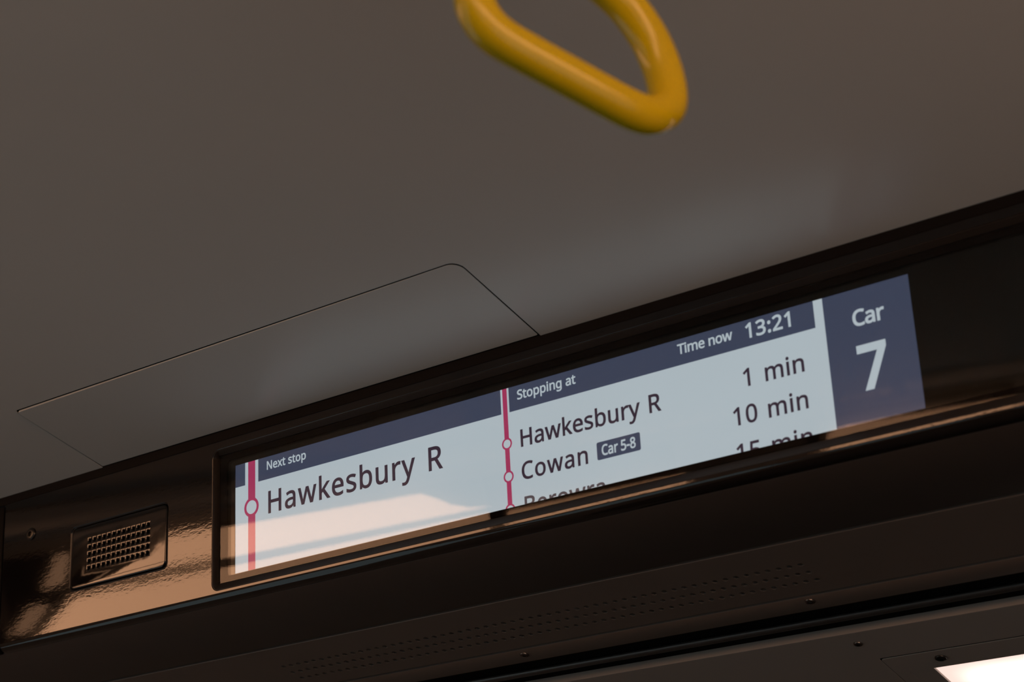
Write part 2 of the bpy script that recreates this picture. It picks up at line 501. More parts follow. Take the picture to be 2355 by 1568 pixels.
rings.append(ring3(rr(ou[0], ou[1], ou[2], ou[3], 0.0045 + ins), top - 0.005))
loft(rim, rings)
pl = joined(bm, flat, rim); bmesh.ops.remove_doubles(pl, verts=pl.verts, dist=1e-6); bmesh.ops.recalc_face_normals(pl, faces=pl.faces)
obj('plate', pl, 'speaker_black', spk, smooth=True, auto=35)
bm = bmesh.new()
o1 = (hw0 + 0.0003, hw1 - 0.0003, hh0 + 0.0003, hh1 - 0.0003)
loft(bm, [ring3(rr(*o1, 0.0067), -0.006), ring3(rr(*o1, 0.0067), -0.0006), ring3(rr(o1[0] + .0006, o1[1] - .0006, o1[2] + .0006, o1[3] - .0006, 0.0064), -0.0001),
          ring3(rr(o1[0] + .0013, o1[1] - .0013, o1[2] + .0013, o1[3] - .0013, 0.006), -0.0007), ring3(rr(o1[0] + .0013, o1[1] - .0013, o1[2] + .0013, o1[3] - .0013, 0.006), -0.006)])
bmesh.ops.recalc_face_normals(bm, faces=bm.faces)
obj('seam_ring', bm, 'bezel_black', spk, smooth=True, auto=50)
bm = bmesh.new(); box(bm, ou[0], ou[1], ou[2], ou[3], -0.014, -0.006)
obj('cone_backing', bm, 'void_black', spk)

GLYPHS = {   # outlines of the humanist lettering on the screen: advance, contours
    ' ': (209, []),
    '-': (258, [[[32,184],[32,246],[226,246],[226,184]]]),
    '0': (459, [[[419,287],[419,260],[418,234],[416,209],[413,185],[409,163],[404,142],[399,122],[392,103],[384,86],[376,70],[366,56],[355,43],[343,31],[330,21],[316,12],[301,5],[285,-1],[267,-5],[248,-7],[229,-8],[204,-7],[181,-2],[160,5],[140,15],[122,27],[106,43],[92,60],[80,81],[69,103],[60,129],[52,156],[47,186],[43,217],[40,251],[39,287],[40,323],[42,357],[46,389],[51,418],[58,446],[67,471],[77,494],[89,514],[103,531],[119,547],[136,559],[156,569],[178,576],[202,580],[229,581],[253,580],[276,576],[298,569],[317,559],[335,547],[351,531],[366,514],[378,494],[389,471],[399,446],[406,418],[412,389],[416,357],[419,323]],[[110,287],[110,257],[112,228],[114,202],[117,178],[121,156],[127,137],[133,119],[141,103],[149,90],[159,78],[170,69],[183,62],[197,56],[212,53],[229,52],[245,53],[260,56],[274,61],[287,69],[298,78],[308,89],[317,103],[324,118],[331,136],[336,156],[340,178],[344,202],[346,228],[348,257],[348,287],[348,317],[346,346],[344,372],[340,396],[336,417],[331,437],[324,455],[317,470],[308,484],[298,495],[287,505],[274,512],[260,517],[245,520],[229,521],[212,520],[197,517],[183,512],[170,505],[159,495],[149,484],[141,470],[133,455],[127,437],[121,417],[117,396],[114,372],[112,346],[110,317]]]),
    '1': (459, [[[285,0],[216,0],[216,400],[216,439],[217,470],[219,499],[196,477],[169,455],[108,405],[71,452],[226,573],[285,573]]]),
    '2': (459, [[[417,0],[38,0],[38,59],[188,210],[261,287],[273,301],[283,314],[292,327],[300,340],[306,353],[312,366],[316,380],[319,394],[321,409],[322,424],[320,442],[317,458],[311,473],[304,485],[294,496],[282,505],[268,512],[254,517],[238,519],[221,520],[204,520],[189,518],[174,515],[160,511],[147,506],[134,500],[122,493],[109,485],[96,476],[83,466],[45,513],[94,548],[105,554],[116,559],[128,564],[140,568],[153,572],[166,575],[179,577],[192,579],[206,580],[221,581],[241,580],[261,578],[280,574],[297,569],[313,562],[327,554],[341,545],[353,534],[363,523],[372,510],[380,495],[386,480],[390,464],[393,447],[394,428],[393,410],[391,393],[387,376],[382,360],[375,344],[367,328],[358,313],[348,297],[337,282],[324,267],[247,185],[128,67],[417,64]]]),
    '3': (459, [[[395,439],[395,424],[393,410],[390,396],[386,384],[381,372],[375,361],[367,351],[359,342],[350,334],[340,326],[329,320],[317,314],[304,309],[291,305],[277,302],[303,294],[326,288],[347,279],[364,268],[379,255],[391,240],[401,223],[408,205],[412,185],[413,163],[412,143],[409,125],[405,107],[398,90],[390,74],[379,59],[367,46],[353,34],[336,23],[318,14],[297,6],[275,0],[250,-5],[223,-7],[193,-8],[176,-8],[158,-7],[142,-6],[126,-4],[110,-1],[95,2],[80,6],[65,11],[50,17],[36,23],[36,89],[51,82],[66,76],[81,71],[97,66],[114,61],[130,58],[147,55],[163,53],[179,52],[194,51],[223,53],[249,56],[271,62],[290,71],[305,81],[317,94],[327,109],[334,126],[338,144],[339,164],[338,178],[336,191],[332,203],[327,213],[320,223],[312,231],[303,238],[292,245],[279,250],[265,255],[250,259],[234,262],[217,264],[198,265],[179,265],[123,265],[123,326],[180,326],[198,326],[215,328],[231,330],[245,334],[259,339],[271,345],[282,352],[291,359],[300,368],[307,377],[313,387],[317,398],[321,409],[323,421],[323,434],[322,450],[319,464],[313,477],[305,489],[295,498],[283,507],[269,513],[254,518],[237,520],[219,521],[207,521],[195,520],[184,519],[174,517],[164,515],[117,498],[75,473],[39,521],[52,531],[66,539],[81,548],[98,556],[115,563],[134,569],[153,574],[174,578],[196,580],[218,581],[252,579],[283,574],[309,566],[332,555],[352,540],[367,524],[380,505],[388,485],[394,462]]]),
    '5': (459, [[[221,351],[243,350],[265,348],[285,344],[304,338],[322,331],[339,322],[354,312],[367,301],[379,288],[389,274],[398,258],[404,241],[409,223],[412,204],[413,183],[412,160],[409,138],[404,118],[397,98],[387,81],[376,64],[363,49],[349,36],[332,25],[314,15],[294,7],[273,0],[250,-4],[225,-7],[199,-8],[181,-8],[164,-7],[148,-5],[132,-3],[116,0],[101,3],[87,8],[74,12],[62,17],[51,23],[51,90],[63,83],[76,77],[90,71],[105,66],[121,62],[137,59],[153,56],[169,54],[184,53],[200,52],[216,53],[232,54],[247,57],[261,61],[274,65],[286,71],[297,78],[307,86],[316,96],[323,106],[330,118],[334,131],[338,145],[340,160],[341,176],[339,197],[335,216],[328,234],[319,249],[306,262],[291,273],[272,281],[251,287],[226,291],[197,292],[146,288],[99,280],[64,302],[86,573],[373,573],[373,508],[146,508],[132,342],[169,348]]]),
    '7': (459, [[[109,0],[344,508],[35,508],[35,573],[419,573],[419,518],[187,0]]]),
    '8': (459, [[[229,581],[248,580],[267,578],[285,575],[302,571],[318,565],[332,558],[346,550],[358,541],[369,530],[378,519],[386,506],[392,492],[397,477],[399,461],[400,443],[400,430],[398,417],[395,405],[391,394],[385,383],[379,373],[372,364],[364,355],[355,346],[346,338],[335,330],[325,323],[314,316],[303,309],[291,303],[305,296],[318,289],[331,281],[343,273],[355,265],[366,256],[376,247],[386,237],[394,227],[401,216],[408,204],[412,191],[416,178],[418,164],[419,148],[418,130],[415,112],[410,95],[404,80],[395,65],[385,52],[374,40],[361,29],[346,20],[330,11],[313,4],[294,-1],[274,-5],[253,-7],[231,-8],[207,-7],[185,-5],[164,-1],[144,4],[126,10],[110,18],[95,28],[82,38],[71,50],[61,63],[53,77],[47,93],[43,109],[40,127],[39,146],[40,161],[42,176],[45,189],[50,202],[56,214],[63,225],[71,236],[79,246],[89,255],[99,264],[111,272],[122,279],[134,287],[146,293],[158,299],[147,306],[136,313],[126,320],[116,328],[107,336],[98,344],[90,353],[83,362],[77,372],[71,383],[66,393],[63,405],[60,417],[58,431],[58,444],[59,461],[61,477],[66,492],[72,506],[80,518],[90,530],[101,540],[113,549],[126,558],[141,565],[157,570],[174,575],[191,578],[209,580]],[[108,145],[109,129],[113,114],[119,100],[127,87],[138,76],[151,66],[167,58],[185,53],[206,49],[229,48],[252,49],[272,53],[290,58],[305,66],[319,76],[330,88],[339,101],[345,115],[348,131],[350,148],[349,159],[347,169],[344,179],[340,188],[335,197],[328,205],[321,213],[313,221],[303,228],[293,235],[282,242],[270,248],[257,254],[244,260],[229,265],[217,270],[203,264],[190,258],[178,251],[167,244],[157,237],[148,230],[140,222],[132,214],[126,206],[121,197],[116,188],[113,178],[110,168],[109,157]],[[228,524],[211,523],[195,520],[180,516],[167,510],[155,502],[145,493],[137,482],[131,470],[128,456],[127,441],[127,430],[129,419],[132,409],[136,400],[141,391],[147,384],[154,376],[161,369],[170,363],[179,357],[232,330],[282,357],[290,363],[298,369],[305,376],[312,384],[317,392],[322,400],[326,409],[328,419],[330,430],[330,441],[329,456],[326,470],[320,482],[312,493],[302,502],[290,510],[277,516],[262,520],[246,523]]]),
    ':': (215, [[[58,43],[58,54],[60,64],[63,73],[67,79],[72,85],[78,89],[85,93],[92,95],[99,97],[107,97],[115,97],[122,95],[130,93],[136,89],[142,85],[148,79],[152,73],[155,64],[157,54],[157,43],[157,32],[155,23],[152,14],[148,7],[142,2],[136,-3],[130,-7],[122,-9],[115,-11],[107,-11],[99,-11],[92,-9],[85,-7],[78,-3],[72,2],[67,7],[63,14],[60,23],[58,32]],[[58,387],[58,398],[60,408],[63,416],[67,423],[72,429],[78,433],[85,437],[92,439],[99,441],[107,441],[115,441],[122,439],[130,437],[136,433],[142,429],[148,423],[152,416],[155,408],[157,398],[157,387],[157,376],[155,366],[152,358],[148,351],[142,345],[136,340],[130,337],[122,334],[115,333],[107,332],[99,333],[92,334],[85,337],[78,340],[72,345],[67,351],[63,358],[60,366],[58,376]]]),
    'B': (521, [[[241,573],[282,571],[319,568],[351,561],[380,552],[404,541],[424,526],[439,508],[450,486],[457,460],[459,431],[458,417],[457,405],[454,393],[451,382],[446,371],[441,361],[434,351],[427,343],[419,335],[409,328],[399,321],[388,316],[376,311],[363,307],[350,304],[364,297],[377,294],[390,290],[403,285],[415,279],[426,272],[436,265],[446,256],[454,246],[461,236],[467,224],[472,211],[475,196],[477,180],[478,163],[477,143],[474,124],[469,106],[463,89],[454,74],[443,60],[431,48],[418,37],[402,27],[385,19],[367,12],[347,7],[326,3],[303,1],[279,0],[78,0],[78,573]],[[256,329],[283,330],[307,333],[328,337],[344,344],[357,352],[367,363],[374,375],[380,389],[383,405],[384,423],[383,440],[379,456],[372,470],[363,481],[351,490],[336,498],[318,503],[297,508],[272,510],[245,511],[150,511],[150,329]],[[150,269],[150,61],[265,61],[294,62],[319,66],[340,72],[358,80],[371,91],[382,103],[390,117],[396,133],[400,150],[401,168],[400,180],[399,191],[396,202],[392,212],[388,221],[382,230],[374,238],[366,245],[355,251],[344,256],[330,261],[315,264],[299,267],[280,268],[260,269]]]),
    'C': (507, [[[323,517],[305,517],[288,515],[271,512],[256,507],[241,502],[226,495],[213,487],[200,478],[189,467],[178,456],[168,443],[159,430],[152,415],[145,400],[139,383],[134,365],[130,347],[127,328],[126,307],[125,286],[126,259],[129,233],[133,208],[139,185],[147,164],[157,144],[168,126],[181,110],[196,96],[213,83],[231,73],[251,65],[273,60],[297,56],[322,55],[337,56],[352,56],[366,58],[380,59],[394,62],[460,78],[460,15],[447,11],[434,7],[420,3],[407,0],[393,-2],[379,-4],[364,-6],[348,-7],[330,-8],[312,-8],[278,-7],[247,-2],[217,5],[191,15],[166,28],[144,44],[124,62],[106,82],[91,105],[78,131],[68,158],[59,188],[54,219],[50,252],[49,287],[50,313],[52,337],[55,361],[60,384],[67,406],[75,427],[84,446],[95,465],[107,483],[120,499],[134,514],[150,527],[168,539],[186,550],[206,559],[227,567],[250,573],[273,577],[298,580],[324,581],[341,580],[359,579],[376,577],[392,575],[409,572],[425,568],[440,564],[455,559],[469,553],[482,547],[453,486],[394,508],[381,511],[367,514],[353,516],[338,517]]]),
    'H': (594, [[[516,0],[443,0],[443,267],[150,267],[150,0],[78,0],[78,573],[150,573],[150,330],[443,330],[443,573],[516,573]]]),
    'N': (609, [[[532,0],[447,0],[141,476],[141,432],[143,378],[144,320],[144,0],[78,0],[78,573],[161,573],[467,99],[468,137],[466,193],[464,249],[464,573],[532,573]]]),
    'R': (499, [[[236,573],[263,572],[289,570],[312,566],[334,561],[353,555],[371,547],[386,537],[400,526],[412,514],[422,500],[430,485],[436,469],[441,450],[443,431],[444,410],[444,392],[442,376],[438,360],[433,346],[427,334],[420,322],[412,311],[404,302],[395,293],[385,285],[374,278],[363,272],[352,266],[341,261],[330,257],[487,0],[403,0],[264,237],[150,237],[150,0],[78,0],[78,573]],[[232,510],[150,510],[150,298],[236,298],[262,299],[286,302],[306,307],[323,315],[338,325],[349,337],[358,351],[365,368],[368,386],[370,407],[369,421],[367,434],[364,446],[360,457],[355,467],[348,475],[340,483],[331,489],[321,495],[310,500],[297,503],[282,506],[267,508],[250,510]]]),
    'S': (440, [[[403,153],[402,133],[399,115],[394,97],[387,81],[378,66],[367,53],[354,40],[340,29],[324,20],[307,11],[288,4],[267,-1],[245,-5],[222,-7],[198,-8],[137,-5],[83,4],[41,19],[41,88],[53,83],[66,78],[81,74],[96,69],[113,65],[130,61],[147,58],[165,56],[183,55],[201,55],[218,55],[233,56],[247,59],[261,62],[273,66],[284,71],[293,76],[302,83],[310,90],[316,98],[321,106],[325,116],[328,125],[330,136],[330,147],[330,158],[328,168],[326,177],[323,186],[318,194],[313,202],[306,209],[298,216],[288,223],[277,230],[264,236],[250,243],[234,250],[216,257],[196,265],[131,294],[120,300],[110,307],[101,314],[93,322],[85,330],[78,338],[72,347],[66,356],[61,365],[57,375],[54,386],[51,397],[50,409],[48,421],[48,435],[49,452],[52,469],[56,485],[63,499],[71,513],[81,525],[93,536],[106,546],[120,555],[136,563],[153,569],[171,574],[190,578],[210,580],[231,581],[250,580],[268,579],[285,577],[302,575],[318,572],[333,568],[348,564],[362,559],[376,554],[389,549],[366,487],[302,508],[288,512],[274,514],[259,516],[244,517],[229,517],[215,517],[202,516],[190,513],[179,511],[169,507],[160,502],[152,497],[145,491],[138,485],[133,478],[129,470],[125,462],[123,453],[122,444],[121,434],[122,423],[123,412],[125,403],[129,394],[133,386],[139,378],[145,371],[153,364],[162,357],[172,351],[184,345],[197,339],[212,332],[228,325],[246,318],[266,311],[284,303],[301,295],[317,287],[332,279],[345,270],[357,260],[367,250],[377,239],[385,228],[391,215],[396,202],[400,187],[402,171]]]),
    'T': (446, [[[259,0],[187,0],[187,509],[8,509],[8,573],[437,573],[437,509],[259,509]]]),
    'a': (450, [[[231,437],[261,436],[287,432],[311,425],[331,415],[347,403],[361,387],[371,368],[379,346],[383,321],[385,293],[385,0],[334,0],[320,61],[309,52],[302,44],[294,36],[286,29],[279,22],[271,16],[262,11],[253,6],[244,2],[234,-1],[223,-3],[212,-5],[200,-7],[186,-8],[172,-8],[157,-7],[143,-6],[129,-3],[116,1],[103,6],[91,12],[80,19],[71,27],[62,37],[55,48],[48,60],[43,73],[40,87],[38,103],[37,119],[39,144],[45,166],[55,186],[69,203],[87,219],[110,231],[137,241],[168,249],[203,254],[243,257],[316,259],[316,285],[315,305],[312,322],[308,337],[301,350],[293,359],[283,367],[271,373],[258,377],[243,379],[227,380],[214,380],[201,379],[188,377],[175,374],[163,370],[106,347],[84,400],[96,406],[108,412],[122,417],[136,422],[151,426],[166,430],[182,433],[198,435],[214,437]],[[252,208],[222,206],[196,202],[173,197],[155,190],[141,182],[130,172],[121,161],[115,148],[111,134],[110,119],[111,105],[113,93],[118,82],[124,73],[132,66],[141,60],[152,55],[163,52],[175,50],[188,49],[210,50],[229,54],[247,60],[264,68],[279,79],[292,92],[302,108],[309,127],[314,148],[315,172],[315,210]]]),
    'b': (493, [[[139,461],[138,410],[135,373],[147,383],[156,393],[166,402],[177,411],[189,419],[203,425],[218,430],[234,434],[252,436],[272,437],[303,435],[331,428],[357,417],[380,401],[401,381],[418,357],[432,328],[441,295],[447,257],[449,215],[448,186],[446,160],[441,135],[435,112],[427,91],[417,73],[406,56],[394,41],[380,28],[365,17],[348,8],[331,1],[312,-4],[293,-7],[272,-8],[252,-7],[234,-5],[218,-1],[203,4],[189,10],[177,18],[166,26],[156,35],[147,45],[139,55],[133,55],[119,0],[68,0],[68,609],[139,609]],[[260,379],[242,378],[226,376],[212,372],[199,367],[188,361],[178,354],[169,345],[161,334],[155,322],[150,308],[146,293],[143,277],[141,258],[139,239],[139,217],[140,184],[143,157],[148,132],[155,111],[165,93],[177,77],[193,66],[212,57],[235,52],[261,51],[283,52],[303,57],[320,66],[335,78],[348,93],[358,112],[366,133],[372,158],[375,185],[376,216],[375,247],[372,274],[366,298],[358,320],[348,338],[335,352],[320,364],[302,372],[282,377]]]),
    'e': (452, [[[234,438],[256,437],[276,434],[295,429],[313,422],[329,414],[344,403],[358,391],[370,378],[381,363],[390,346],[398,328],[404,309],[408,288],[411,267],[411,244],[411,201],[117,201],[119,173],[124,148],[131,126],[141,107],[154,90],[170,77],[187,66],[207,58],[230,54],[254,52],[270,52],[285,53],[300,55],[314,57],[327,60],[392,82],[392,20],[379,15],[366,10],[353,5],[340,2],[327,-1],[314,-4],[300,-6],[284,-7],[268,-8],[251,-8],[227,-7],[204,-4],[183,1],[162,8],[143,17],[125,28],[109,41],[94,55],[81,72],[70,91],[61,112],[53,134],[48,158],[45,184],[44,212],[45,239],[48,265],[53,289],[59,312],[68,333],[78,352],[90,369],[103,385],[118,399],[134,411],[152,420],[171,428],[191,433],[212,437]],[[233,380],[214,379],[196,375],[180,368],[166,359],[154,348],[143,334],[134,318],[127,300],[122,280],[119,257],[338,257],[337,272],[336,285],[334,298],[330,310],[326,322],[321,332],[316,342],[309,350],[301,358],[292,364],[283,370],[272,374],[260,378],[247,379]]]),
    'g': (493, [[[221,438],[237,437],[253,435],[269,432],[283,428],[297,422],[310,415],[323,406],[334,397],[345,385],[355,373],[369,430],[425,430],[425,-7],[424,-31],[422,-53],[418,-73],[412,-92],[404,-109],[395,-125],[384,-139],[371,-152],[357,-162],[341,-172],[323,-179],[303,-185],[281,-189],[258,-192],[233,-192],[214,-192],[197,-191],[179,-190],[163,-188],[147,-186],[132,-183],[117,-179],[104,-175],[90,-170],[78,-165],[78,-100],[90,-106],[104,-112],[118,-117],[133,-121],[149,-125],[166,-128],[183,-131],[200,-133],[218,-134],[237,-134],[258,-133],[277,-129],[294,-122],[310,-113],[324,-101],[335,-88],[344,-72],[350,-54],[354,-34],[355,-13],[355,4],[356,32],[358,57],[345,44],[335,33],[324,24],[312,15],[299,8],[285,2],[270,-2],[255,-5],[239,-7],[221,-8],[189,-6],[160,1],[134,13],[111,29],[91,51],[74,76],[61,105],[52,138],[46,174],[44,214],[46,253],[52,289],[61,322],[74,351],[91,377],[111,399],[134,416],[160,428],[189,435]],[[230,379],[216,378],[203,375],[191,372],[179,366],[169,359],[159,351],[151,341],[143,330],[136,317],[130,303],[126,288],[122,271],[119,253],[118,234],[117,213],[118,183],[122,156],[128,131],[136,110],[146,92],[159,77],[174,65],[191,56],[210,51],[232,50],[245,50],[257,51],[268,53],[278,55],[288,58],[297,62],[305,66],[313,72],[320,78],[326,85],[332,92],[337,101],[342,110],[346,120],[349,131],[351,142],[353,155],[355,168],[356,182],[356,197],[356,214],[356,237],[354,257],[351,276],[348,293],[343,309],[337,322],[330,335],[322,345],[312,354],[302,362],[290,368],[277,372],[262,376],[247,378]]]),
    'i': (207, [[[139,430],[139,0],[68,0],[68,430]],[[104,591],[111,591],[117,589],[122,587],[128,584],[133,580],[137,575],[141,570],[143,563],[145,555],[145,546],[145,538],[143,530],[141,523],[137,517],[133,512],[128,508],[122,505],[117,503],[111,502],[104,501],[97,502],[91,503],[85,505],[80,508],[75,512],[70,517],[67,523],[64,530],[63,538],[63,546],[63,555],[64,563],[67,570],[70,575],[75,580],[80,584],[85,587],[91,589],[97,591]]]),
    'k': (428, [[[138,291],[137,257],[135,221],[152,240],[172,264],[189,285],[326,430],[409,430],[235,246],[421,0],[336,0],[187,200],[138,158],[138,0],[68,0],[68,609],[138,609]]]),
    'm': (750, [[[540,438],[567,436],[592,432],[614,424],[633,414],[649,401],[662,384],[672,363],[679,339],[683,311],[685,280],[685,0],[615,0],[615,277],[614,296],[612,313],[607,328],[601,342],[594,353],[584,362],[573,369],[560,374],[545,377],[528,379],[504,377],[483,373],[465,366],[450,355],[438,342],[429,327],[421,308],[416,287],[412,264],[411,237],[411,0],[342,0],[342,277],[341,290],[340,302],[338,313],[335,324],[332,333],[328,342],[323,350],[317,356],[310,362],[303,367],[295,371],[286,374],[276,377],[265,378],[253,379],[237,378],[222,376],[208,372],[196,367],[185,360],[176,353],[168,343],[160,333],[154,321],[150,308],[146,294],[143,278],[140,261],[139,243],[139,223],[139,0],[68,0],[68,430],[125,430],[136,371],[145,380],[151,388],[158,395],[165,402],[173,409],[181,414],[189,419],[198,424],[207,427],[217,431],[226,433],[236,435],[246,437],[256,438],[266,438],[285,437],[303,435],[320,431],[335,427],[349,420],[362,412],[373,403],[383,392],[391,380],[398,366],[411,380],[422,392],[433,403],[446,412],[461,420],[476,427],[491,431],[507,435],[523,437]]]),
    'n': (496, [[[275,438],[304,436],[331,432],[354,424],[374,414],[391,401],[405,384],[416,363],[424,339],[429,311],[431,280],[431,0],[361,0],[361,275],[360,295],[357,313],[352,328],[346,342],[338,353],[327,362],[315,369],[300,374],[283,377],[265,379],[238,377],[215,372],[195,364],[179,353],[166,338],[156,321],[149,301],[143,278],[140,252],[139,223],[139,0],[68,0],[68,430],[125,430],[136,371],[146,380],[152,388],[159,395],[167,402],[175,409],[184,414],[193,419],[202,424],[212,427],[222,431],[232,433],[243,435],[254,437],[264,438]]]),
    'o': (485, [[[442,216],[441,195],[440,175],[437,156],[433,138],[428,121],[422,105],[415,90],[407,76],[398,63],[388,51],[377,40],[365,30],[352,21],[339,13],[324,7],[309,1],[293,-3],[277,-6],[259,-7],[241,-8],[225,-7],[208,-6],[193,-3],[177,1],[163,7],[149,13],[135,21],[123,30],[111,40],[100,51],[90,63],[81,76],[73,90],[65,105],[59,121],[54,138],[49,156],[46,175],[45,195],[44,216],[45,243],[48,269],[53,293],[60,316],[68,336],[79,355],[91,372],[105,387],[120,400],[137,412],[156,421],[176,428],[197,434],[220,437],[244,438],[267,437],[288,434],[309,428],[328,421],[347,412],[364,400],[379,387],[393,372],[406,355],[417,336],[426,316],[433,293],[438,269],[441,243]],[[117,216],[118,196],[119,177],[122,160],[126,143],[130,128],[136,114],[143,101],[152,89],[161,79],[172,71],[183,63],[197,58],[211,54],[226,51],[243,51],[260,51],[275,54],[289,58],[303,63],[314,71],[325,79],[334,89],[343,101],[350,114],[356,128],[360,143],[364,160],[367,177],[368,196],[369,216],[368,236],[367,254],[364,272],[360,288],[355,303],[349,317],[342,329],[334,341],[324,350],[314,359],[302,366],[289,371],[275,375],[259,378],[242,379],[217,377],[195,372],[176,363],[160,351],[147,335],[136,317],[128,295],[122,271],[118,245]]]),
    'p': (493, [[[273,438],[303,436],[331,429],[357,418],[380,402],[401,383],[418,358],[432,329],[441,296],[447,258],[449,216],[448,187],[446,161],[441,136],[435,114],[427,93],[417,74],[407,57],[394,41],[380,28],[365,17],[349,8],[331,1],[313,-4],[293,-7],[272,-8],[259,-8],[247,-7],[235,-5],[224,-2],[213,1],[203,5],[194,9],[185,13],[177,18],[170,24],[139,55],[134,55],[137,20],[139,-16],[139,-192],[68,-192],[68,430],[126,430],[136,371],[144,379],[150,386],[156,392],[163,399],[170,405],[177,411],[185,416],[194,421],[203,425],[213,429],[223,432],[235,435],[247,436],[259,437]],[[260,379],[243,378],[228,376],[214,373],[201,368],[190,362],[180,355],[171,346],[163,336],[157,325],[152,313],[147,299],[144,284],[141,267],[140,249],[139,229],[139,216],[139,195],[141,176],[143,158],[146,141],[150,126],[155,112],[161,99],[169,88],[178,78],[188,70],[200,63],[213,57],[227,54],[244,51],[261,51],[277,51],[291,54],[304,58],[315,64],[326,72],[336,81],[344,92],[352,104],[358,117],[364,131],[368,146],[372,163],[374,180],[376,198],[376,217],[375,245],[372,271],[366,294],[358,316],[348,334],[335,350],[320,363],[302,371],[282,377]]]),
    'r': (331, [[[269,438],[295,437],[319,433],[310,368],[287,372],[264,374],[254,373],[244,372],[235,370],[226,367],[217,363],[208,359],[199,354],[191,348],[184,341],[176,334],[170,326],[164,318],[158,309],[153,299],[149,289],[145,278],[142,266],[140,255],[139,242],[139,229],[139,0],[68,0],[68,430],[126,430],[134,351],[143,361],[149,370],[156,379],[163,387],[170,395],[178,402],[186,409],[195,416],[204,421],[214,426],[224,430],[235,434],[246,436],[257,437]]]),
    's': (384, [[[348,119],[347,103],[345,88],[341,74],[335,61],[327,49],[318,38],[308,29],[296,20],[283,13],[268,6],[252,1],[235,-3],[216,-6],[197,-7],[176,-8],[159,-8],[142,-7],[127,-5],[113,-3],[99,-1],[86,2],[74,6],[63,10],[52,14],[42,19],[42,83],[104,60],[118,56],[133,53],[148,51],[163,49],[178,49],[198,50],[216,52],[232,55],[245,60],[256,66],[264,74],[271,82],[276,91],[279,101],[280,112],[280,119],[278,125],[277,130],[274,136],[271,141],[267,146],[262,151],[255,157],[248,162],[239,167],[174,196],[103,228],[91,234],[81,242],[72,249],[64,258],[57,266],[51,276],[47,286],[43,298],[42,310],[41,324],[43,345],[48,364],[57,380],[69,395],[85,408],[104,419],[125,427],[149,433],[174,437],[202,438],[218,438],[233,437],[247,435],[262,433],[275,430],[289,427],[302,423],[315,419],[327,414],[339,409],[315,353],[258,372],[246,375],[234,377],[222,379],[210,380],[197,380],[181,380],[166,378],[153,375],[141,371],[131,366],[123,360],[116,353],[112,346],[109,337],[108,328],[109,321],[110,315],[112,309],[115,303],[119,298],[123,293],[129,288],[136,283],[144,279],[154,274],[219,246],[289,215],[300,208],[310,201],[318,193],[326,185],[333,176],[338,166],[343,156],[346,144],[347,132]]]),
    't': (289, [[[212,50],[245,53],[272,59],[272,5],[240,-4],[200,-8],[186,-8],[174,-6],[161,-4],[149,-1],[138,4],[127,9],[116,16],[107,24],[99,33],[91,44],[85,57],[80,71],[77,87],[74,105],[74,125],[74,375],[13,375],[13,409],[75,437],[103,528],[144,528],[144,430],[269,430],[269,375],[144,375],[144,127],[145,112],[147,99],[151,87],[156,77],[163,69],[171,62],[180,57],[190,53],[200,50]]]),
    'u': (496, [[[427,430],[427,0],[370,0],[359,57],[350,48],[344,40],[337,33],[329,26],[321,20],[312,15],[303,10],[293,5],[284,2],[273,-1],[263,-4],[253,-6],[242,-7],[231,-8],[220,-8],[200,-7],[181,-5],[164,-2],[148,3],[134,8],[120,16],[108,24],[98,35],[89,46],[81,59],[75,74],[70,90],[66,108],[64,127],[63,148],[63,430],[135,430],[135,153],[136,134],[138,116],[143,101],[150,87],[158,76],[168,67],[181,60],[195,55],[212,52],[230,51],[249,51],[265,53],[281,57],[294,62],[306,69],[316,76],[326,86],[333,96],[340,108],[345,121],[349,136],[353,152],[355,169],[356,187],[357,206],[357,430]]]),
    'w': (630, [[[346,243],[336,276],[328,308],[321,335],[316,357],[308,335],[302,307],[294,275],[284,242],[207,1],[127,1],[9,431],[82,431],[141,201],[153,154],[163,109],[169,73],[178,97],[185,128],[193,160],[201,188],[277,431],[354,431],[428,188],[440,149],[451,109],[457,74],[466,108],[477,153],[489,201],[549,431],[621,431],[502,1],[419,1]]]),
    'x': (424, [[[170,220],[22,430],[102,430],[213,268],[322,430],[402,430],[253,220],[410,0],[330,0],[213,172],[94,0],[14,0]]]),
    'y': (409, [[[1,430],[76,430],[169,185],[184,144],[196,105],[205,68],[224,121],[245,186],[333,430],[409,430],[224,-59],[217,-75],[211,-90],[204,-104],[196,-117],[188,-130],[180,-141],[170,-151],[160,-161],[150,-169],[138,-176],[126,-182],[113,-187],[99,-190],[84,-192],[67,-192],[34,-190],[9,-186],[9,-130],[30,-133],[56,-135],[66,-134],[75,-133],[84,-131],[92,-129],[99,-126],[106,-121],[113,-117],[119,-112],[125,-106],[130,-99],[135,-92],[140,-84],[144,-76],[148,-68],[152,-59],[174,-2]]]),
}
GSIGN = 1
